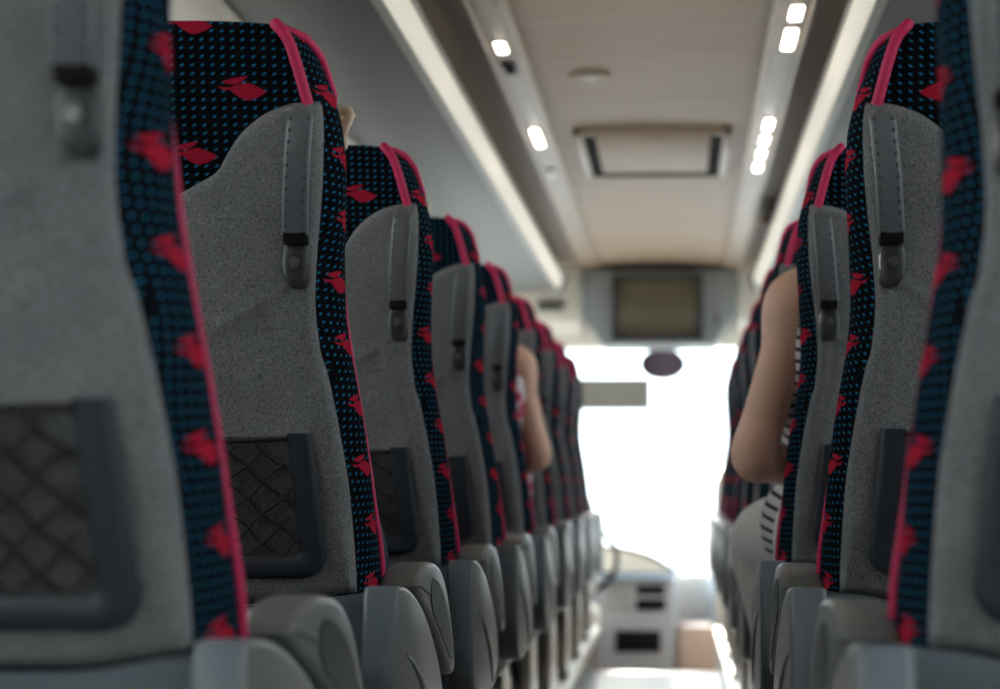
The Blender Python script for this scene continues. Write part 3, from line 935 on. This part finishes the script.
b = B(); add_tube(b, [(x, .052, z + .004) for x, z in pts[:]], .009, 8); link('hood_edge', b, plastic_dark, r)
b = B(); add_box(b, -.85, .22, .32, .80, .30, .68, .05, 3); link('fascia', b, dash_m, r)
r = empty('passenger_dashboard', (.325, 9.75, -.30)); tag(r, 'pale bluish dashboard top right of the driver console', 'dashboard')
b = B(); add_prism(b, [(-.045, .365), (-.045, .70), (.05, .74), (.60, .74), (.78, .66), (.78, .35)], 'y', 0, .5, .03, 3); link('top', b, dash_sky_m, r)
b = B(); add_prism(b, [(-.225, 0), (.74, 0), (.74, .36), (-.225, .36)], 'y', .02, .48, .01); link('kick_panel', b, tan_m, r)
b = B(); add_disc(b, (.03, .0, .62), .045, .03, 'y', 20, .006); link('knob', b, black_m, r)

r = empty('steering_wheel', (-.43, 9.30, .44), 0); r.rotation_euler = (math.radians(-62), 0, 0); tag(r, 'dark steering wheel rim at the left of the dashboard hood', 'steering wheel')
b = B(); add_tube(b, [(.215*math.cos(2*PI*k/40), .215*math.sin(2*PI*k/40), 0) for k in range(40)], .014, 10, closed=True); link('rim', b, black_m, r, 60)
for k in range(3):
    t = PI/2 + 2*PI*k/3 + PI
    b = B(); add_tube(b, [(.03*math.cos(t), .03*math.sin(t), -.02), (.21*math.cos(t), .21*math.sin(t), 0)], .012, 8); link('spoke', b, plastic_dark, r)
b = B(); add_disc(b, (0, 0, -.02), .05, .03, 'z', 24, .008); link('hub', b, plastic_dark, r)

r = empty('driver_seat', (-.53, 8.80, -.30)); tag(r, 'cream upholstered driver seat left of the dashboard, mostly hidden', 'seat')
b = B(); add_prism(b, smooth_poly([(-.22, .50), (.22, .50), (.24, .90), (.20, 1.08), (.12, 1.14), (-.12, 1.14), (-.20, 1.08), (-.24, .90)], 1), 'y', -.06, .06, .03, 3); link('backrest', b, cream, r)
b = B(); add_box(b, -.23, .23, -.04, .42, .40, .52, .04, 3); link('seat_cushion', b, cream, r)
b = B(); add_box(b, -.15, .15, .05, .35, 0, .41, .02); link('pedestal', b, plastic_dark, r)

r = empty('grab_rail', (.335, 8.75, FZ)); tag(r, 'pale upright grab rail by the front door on the right', 'handrail')
r.location = (.30, 9.2, -.30)
b = B(); add_tube(b, [(0, 0, 0), (0, 0, 1.12), (.03, .0, 1.19), (.10, 0, 1.22), (.20, 0, 1.22), (.27, 0, 1.19), (.30, 0, 1.12), (.30, 0, 0)], .018, 12); link('tube', b, bright_trim, r, 60)
b = B(); add_box(b, .02, .28, -.006, .006, .35, 1.05, .004); link('panel', b, cream, r)
for x in (0, .30):
    b = B(); add_disc(b, (x, 0, .006), .04, .012, 'z', 20, .003); link('flange', b, bright_trim, r)

r = empty('duffel_bag', (.555, 7.75, 1.884)); tag(r, 'dark brown bag with pinkish cloth on the right overhead rack', 'bag')
b = B(); add_ball(b, (-.005, 0, .046), (.105, .30, .046), u=24, v=14); link('body', b, bag_m, r, 60)
b = B(); add_ball(b, (-.100, -.14, .040), (.022, .10, .022), u=16, v=10); link('cloth', b, bag_pink, r, 60)
b = B(); add_tube(b, [(-.06, -.10 + .02*k, .082 + .014*math.sin(PI*k/10)) for k in range(11)], .008, 8); link('handle', b, black_m, r, 60)

# ground outside
b = B(); add_box(b, -60, 60, -40, 120, -1.35, -1.30); g = struct('ground', b, ground_m)

# ------------------------------------------------------------------ people
def body_mesh(chains, voxel, extra=None):
    """chains: list of [(point, radius), ...] -> one continuous remeshed surface"""
    bm = bmesh.new()
    for ch in chains:
        # fine capsule sweep
        P = []; R = []
        for i in range(len(ch) - 1):
            (p0, r0), (p1, r1) = ch[i], ch[i+1]
            pm = Vector(ch[i-1][0]) if i > 0 else Vector(p0); pn = Vector(ch[i+2][0]) if i + 2 < len(ch) else Vector(p1)
            p0 = Vector(p0); p1 = Vector(p1)
            n = max(2, int((p1 - p0).length / .012))
            for k in range(n):
                t = k / n
                a = p0; c = p1; m0 = (p1 - pm) * .5 if i > 0 else (p1 - p0); m1 = (pn - p0) * .5 if i + 2 < len(ch) else (p1 - p0)
                h = (2*t**3-3*t**2+1)*a + (t**3-2*t**2+t)*m0 + (-2*t**3+3*t**2)*c + (t**3-t**2)*m1
                P.append(h); R.append(r0 + (r1 - r0) * (t*t*(3-2*t)))
        P.append(Vector(ch[-1][0])); R.append(ch[-1][1])
        rr = [r if isinstance(r, (int, float)) else r for r in R]
        add_tube(bm, P, rr, 14)
        add_ball(bm, P[0], R[0], u=14, v=10); add_ball(bm, P[-1], R[-1], u=14, v=10)
    if extra: extra(bm)
    me = bpy.data.meshes.new('body'); bm.to_mesh(me); bm.free()
    return remesh(me, voxel)

def remesh(me, voxel, it=6):
    o = bpy.data.objects.new('tmp', me); C.objects.link(o)
    md = o.modifiers.new('r', 'REMESH'); md.mode = 'VOXEL'; md.voxel_size = voxel
    sm = o.modifiers.new('s', 'SMOOTH'); sm.factor = .5; sm.iterations = it
    dg = bpy.context.evaluated_depsgraph_get(); dg.update()
    ev = o.evaluated_get(dg); out = bpy.data.meshes.new_from_object(ev)
    bpy.data.objects.remove(o); bpy.data.meshes.remove(me)
    out.shade_smooth()
    return out

def seated_person(loc, m, label, skin, shirt_m, legs_m, hair_m, J, sleeveless=True, ak=1.0, sw=1.0, hem=False):
    """J: joints in seat coordinates, x towards the aisle, z above the platform. m mirrors x."""
    r = empty('person', loc); tag(r, label, 'person', None)
    V = lambda k: Vector((J[k][0] * m, J[k][1], J[k][2]))
    hip, chest, neck, head = V('hip'), V('chest'), V('neck'), V('head')
    HR = J.get('tilt', 0.0) * m
    RH = Euler((math.radians(-8), HR, 0)).to_matrix()
    def hp(x, y, z): return head + RH @ Vector((x, y, z))
    ch = []
    # torso as three overlapping columns, wide and shallow
    for dx in (-.075, 0, .075):
        o = Vector((dx, 0, 0))
        ch.append([(hip + o * 1.1, .105), (hip.lerp(chest, .45) + o, .098), (chest + o * 1.05, .102), (chest.lerp(neck, .55) + o * .8, .075)])
    ch.append([(chest.lerp(neck, .4), .07), (neck, .056), (hp(0, -.01, -.06), .054)])
    arms = {}
    for sd in ('a', 'w'):
        sh, el, wr = V('sh_' + sd), V('el_' + sd), V('wr_' + sd)
        ch.append([(chest.lerp(neck, .5) + (sh - neck) * .35, .06), (sh, .058 * ak), (sh.lerp(el, .38), .044 * ak), (sh.lerp(el, .75), .044 * ak), (el, .046 * ak), (el.lerp(wr, .3), .041 * ak), (wr, .027)])
        hd = (wr - el).normalized(); down = Vector((0, 0, -1)); side = hd.cross(down).normalized()
        up = side.cross(hd).normalized()
        palm = wr + hd * .045
        for k in (-1, 0, 1): ch.append([(wr + side * k * .010, .020), (palm + side * k * .020, .017), (wr + hd * .088 + side * k * .026, .013)])
        s_in = 1 if (side.x * (V('hip').x - wr.x)) > 0 else -1
        for k, ln in ((-1.5, .072), (-.5, .082), (.5, .078), (1.5, .060)):
            kk = k * s_in * -1
            b0 = wr + hd * .088 + side * (kk * .018)
            ch.append([(b0, .0088), (b0 + hd * ln * .45 - up * .006, .0082), (b0 + hd * ln * .75 - up * .020, .0078), (b0 + hd * ln * .92 - up * .036, .007)])
        t0 = wr + hd * .028 + side * (s_in * .026)
        ch.append([(t0, .012), (t0 + hd * .03 + side * s_in * .020 - up * .006, .0105), (t0 + hd * .058 + side * s_in * .024 - up * .016, .009)])
    for sd in ('a', 'w'):
        hj, kn, an = V('hj_' + sd), V('kn_' + sd), V('an_' + sd)
        ch.append([(hj, .085), (hj.lerp(kn, .5), .074), (kn, .056), (kn.lerp(an, .3), .055), (kn.lerp(an, .7), .042), (an, .036)])
        ch.append([(an, .036), (an + Vector((0, .06, -.045)), .034), (an + Vector((0, .15, -.058)), .026)])
    def headgeo(bm):
        add_ball(bm, hp(0, .0, .03), (.075, .092, .092), RH, 24, 16)        # skull
        add_ball(bm, hp(0, .028, -.035), (.058, .066, .072), RH, 20, 14)     # face and jaw
        add_ball(bm, hp(0, .072, -.088), (.024, .022, .020), RH)             # chin
        add_ball(bm, hp(0, .098, -.012), (.011, .014, .022), RH); add_ball(bm, hp(0, .106, -.024), (.014, .013, .011), RH)   # nose
        add_ball(bm, hp(0, .088, -.056), (.024, .011, .007), RH); add_ball(bm, hp(0, .087, -.066), (.020, .011, .006), RH)   # lips
        for q in (-1, 1):
            add_ball(bm, hp(q*.030, .078, .014), (.022, .012, .008), RH)     # brow
            # ear: rim and lobe
            pts = [hp(q*(.078 + .023*math.sin(min(PI, PI*k/9)) + .002*k/11), -.006 - .020*math.sin(PI*k/11) + .006, .030 - .062*k/11 + .006*math.sin(PI*k/11)) for k in range(12)]
            add_tube(bm, pts, [.006, .0075, .008, .008, .0078, .0075, .007, .007, .007, .0075, .008, .006], 10)
            add_ball(bm, hp(q*.075, -.004, .0), (.009, .016, .028), RH)
            add_ball(bm, hp(q*.080, -.004, -.028), (.006, .009, .010), RH)
    me = body_mesh(ch, .0062, headgeo)
    me.materials.clear(); me.materials.append(skin)
    o = bpy.data.objects.new('body', me); C.objects.link(o); o.parent = r
    # eyes
    for q in (-1, 1):
        b = B(); add_ball(b, hp(q*.030, .073, -.002), .0125); e = link('eye', b, eye_m, r, 60)
        b = B(); add_disc(b, (0, 0, 0), .0055, .003, 'y', 16)
        for v in b.verts: v.co = hp(q*.030, .0855, -.002) + RH @ v.co
        link('iris', b, hair_dark, e)
    # shirt over the torso
    c2 = []
    for dx in (-.075, 0, .075):
        o_ = Vector((dx, 0, 0))
        c2.append([(hip + Vector((0, -.02, -.03)) + o_ * 1.15, .118), (hip + o_ * 1.15, .118), (hip.lerp(chest, .45) + o_ * sw, .110), (chest + o_ * 1.08 * sw, .112), (chest.lerp(neck, .5) + o_ * .85, .086)])
    for sd in ('a', 'w'):
        sh, el = V('sh_' + sd), V('el_' + sd)
        if sleeveless: c2.append([(chest.lerp(neck, .45) + (sh - neck) * .2, .076), (chest.lerp(neck, .5) + (sh - neck) * .55, .066)])
        else: c2.append([(chest.lerp(neck, .45) + (sh - neck) * .3, .075), (sh, .070), (sh.lerp(el, .45), .066)])
    if hem: c2.append([(hip + Vector((.10 * m, 0, .012)), .123), (hip + Vector((.137 * m, .055, .014)), .116)])
    sm = body_mesh(c2, .008); sm.materials.clear(); sm.materials.append(shirt_m)
    o = bpy.data.objects.new('shirt', sm); C.objects.link(o); o.parent = r
    c3 = []
    c3.append([(V('hj_a') + Vector((0, -.02, .0)), .108), (V('hj_w') + Vector((0, -.02, .0)), .108)])
    for sd in ('a', 'w'):
        hj, kn, an = V('hj_' + sd), V('kn_' + sd), V('an_' + sd)
        c3.append([(hj, .100), (hj.lerp(kn, .5), .090), (kn + Vector((0, .005, 0)), .075), (kn.lerp(an, .25), .072), (kn.lerp(an, .7), .062), (kn.lerp(an, .93), .058)])
    tm = body_mesh(c3, .009); tm.materials.clear(); tm.materials.append(legs_m)
    o = bpy.data.objects.new('trousers', tm); C.objects.link(o); o.parent = r
    for sd in ('a', 'w'):
        an = V('an_' + sd)
        sm = body_mesh([[(an + Vector((0, -.02, -.03)), .045), (an + Vector((0, .07, -.045)), .042), (an + Vector((0, .165, -.055)), .034)]], .008)
        sm.materials.clear(); sm.materials.append(shoe_m); o = bpy.data.objects.new('shoe', sm); C.objects.link(o); o.parent = r
    # hair cap
    b = bmesh.new(); bmesh.ops.create_uvsphere(b, u_segments=32, v_segments=24, radius=1.0)
    for v in list(b.verts):
        d = v.co.copy()
        if (d.y > .35 and d.z < .55) or d.z < -.62 or (abs(d.x) > .82 and d.z < .28 and d.y > -.35): b.verts.remove(v)
    for v in b.verts:
        k = 1 + .02 * math.sin(v.co.x * 40) * math.sin(v.co.z * 17)
        v.co = hp(v.co.x * .079 * k, v.co.y * .097 * k - .002, v.co.z * .096 * k + .030)
    ge = bmesh.ops.solidify(b, geom=b.faces[:], thickness=-.010)
    link('hair', b, hair_m, r, 70)
    return r

def pose(**kw):
    J = dict(hip=(0, .40, .565), chest=(0, .325, .90), neck=(0, .315, 1.075), head=(0, .345, 1.19),
             sh_a=(.165, .315, 1.005), el_a=(.20, .36, .73), wr_a=(.08, .60, .66), sh_w=(-.165, .315, 1.005), el_w=(-.20, .36, .74), wr_w=(-.06, .60, .66),
             hj_a=(.095, .42, .555), kn_a=(.12, .80 - .05, .545), an_a=(.12, .68, .10), hj_w=(-.095, .42, .555), kn_w=(-.11, .75, .545), an_w=(-.11, .68, .10))
    J.update(kw); return J

rowy = lambda i: ROW0 + PITCH * i
seated_person((SX, rowy(2), FZ), -1, 'person in black-and-white striped top and grey trousers seated right of the aisle', skin_a, stripes_m, trouser_m, hair_dark,
    pose(sh_a=(.186, .30, .990), el_a=(.268, .27, .705), wr_a=(.12, .50, .665), kn_a=(.228, .62, .545), an_a=(.135, .62, .10), hj_a=(.125, .40, .565), head=(-.02, .345, 1.175)), ak=.90, sw=1.36, hem=True)
seated_person((-SX, rowy(4), FZ), 1, 'person with bare arm and pink-and-white floral top seated left of the aisle', skin_a, floral_m, denim_m, hair_brown,
    pose(sh_a=(.172, .30, .985), el_a=(.230, .29, .735), wr_a=(.10, .53, .665), head=(-.03, .345, 1.16)), ak=.80, sw=1.35)
side = dict(hip=(-.02, .40, .565), chest=(-.085, .325, .87), neck=(-.03, .315, 1.025), tilt=-.26, sh_a=(.060, .345, .96), el_a=(.075, .40, .71), wr_a=(-.02, .62, .66),
            sh_w=(-.215, .315, .96), el_w=(-.20, .38, .72), wr_w=(-.08, .60, .66), hj_a=(.065, .42, .555), kn_a=(.06, .75, .545), an_a=(.06, .68, .10))
seated_person((-SX, rowy(1), FZ), 1, 'person seated left of the aisle, only an ear showing past the second seat', skin_b, shirt_c, denim_m, hair_brown,
    pose(**dict(side, head=(.053, .335, 1.130))), sleeveless=False)
seated_person((-SX, rowy(2), FZ), 1, 'person seated left of the aisle, a sliver of ear past the third seat', skin_b, shirt_d, denim_m, hair_dark,
    pose(**dict(side, head=(.052, .335, 1.122))), sleeveless=False)

# ------------------------------------------------------------------ light, world, camera
w = bpy.data.worlds.new('overcast_sky'); bpy.context.scene.world = w; w.use_nodes = True
bg = w.node_tree.nodes['Background']; bg.inputs[0].default_value = (0.88, 0.94, 1.0, 1); bg.inputs[1].default_value = 5.6
sun = bpy.data.lights.new('sun', 'SUN'); sun.energy = 22.0; sun.angle = math.radians(34); sun.color = (1, .95, .88)
so = bpy.data.objects.new('sun', sun); C.objects.link(so); so.rotation_euler = Vector((.30, -.88, -.36)).to_track_quat('-Z', 'Y').to_euler()

cam = bpy.data.cameras.new('camera'); co = bpy.data.objects.new('camera', cam); C.objects.link(co)
F = 1800.0
cam.sensor_width = 36.0; cam.sensor_fit = 'HORIZONTAL'; cam.lens = F / 1000 * 36.0
pitch = math.atan((488 - 344.5) / F); yaw = math.atan(90 / F * math.cos(pitch)); cam.shift_x = -0.088
co.location = EYE; co.rotation_euler = (PI/2 + pitch, 0, yaw)
cam.dof.use_dof = True; cam.dof.focus_distance = 2.44; cam.dof.aperture_fstop = 3.3
cam.clip_start = 0.05
sc = bpy.context.scene; sc.camera = co
sc.view_settings.view_transform = 'Standard'; sc.view_settings.look = 'None'; sc.view_settings.gamma = 1.0; sc.view_settings.use_curve_mapping = False
sc.view_settings.exposure = 0.0
sc.cycles.use_denoising = True
sc.cycles.max_bounces = 10; sc.cycles.diffuse_bounces = 5; sc.cycles.transparent_max_bounces = 12
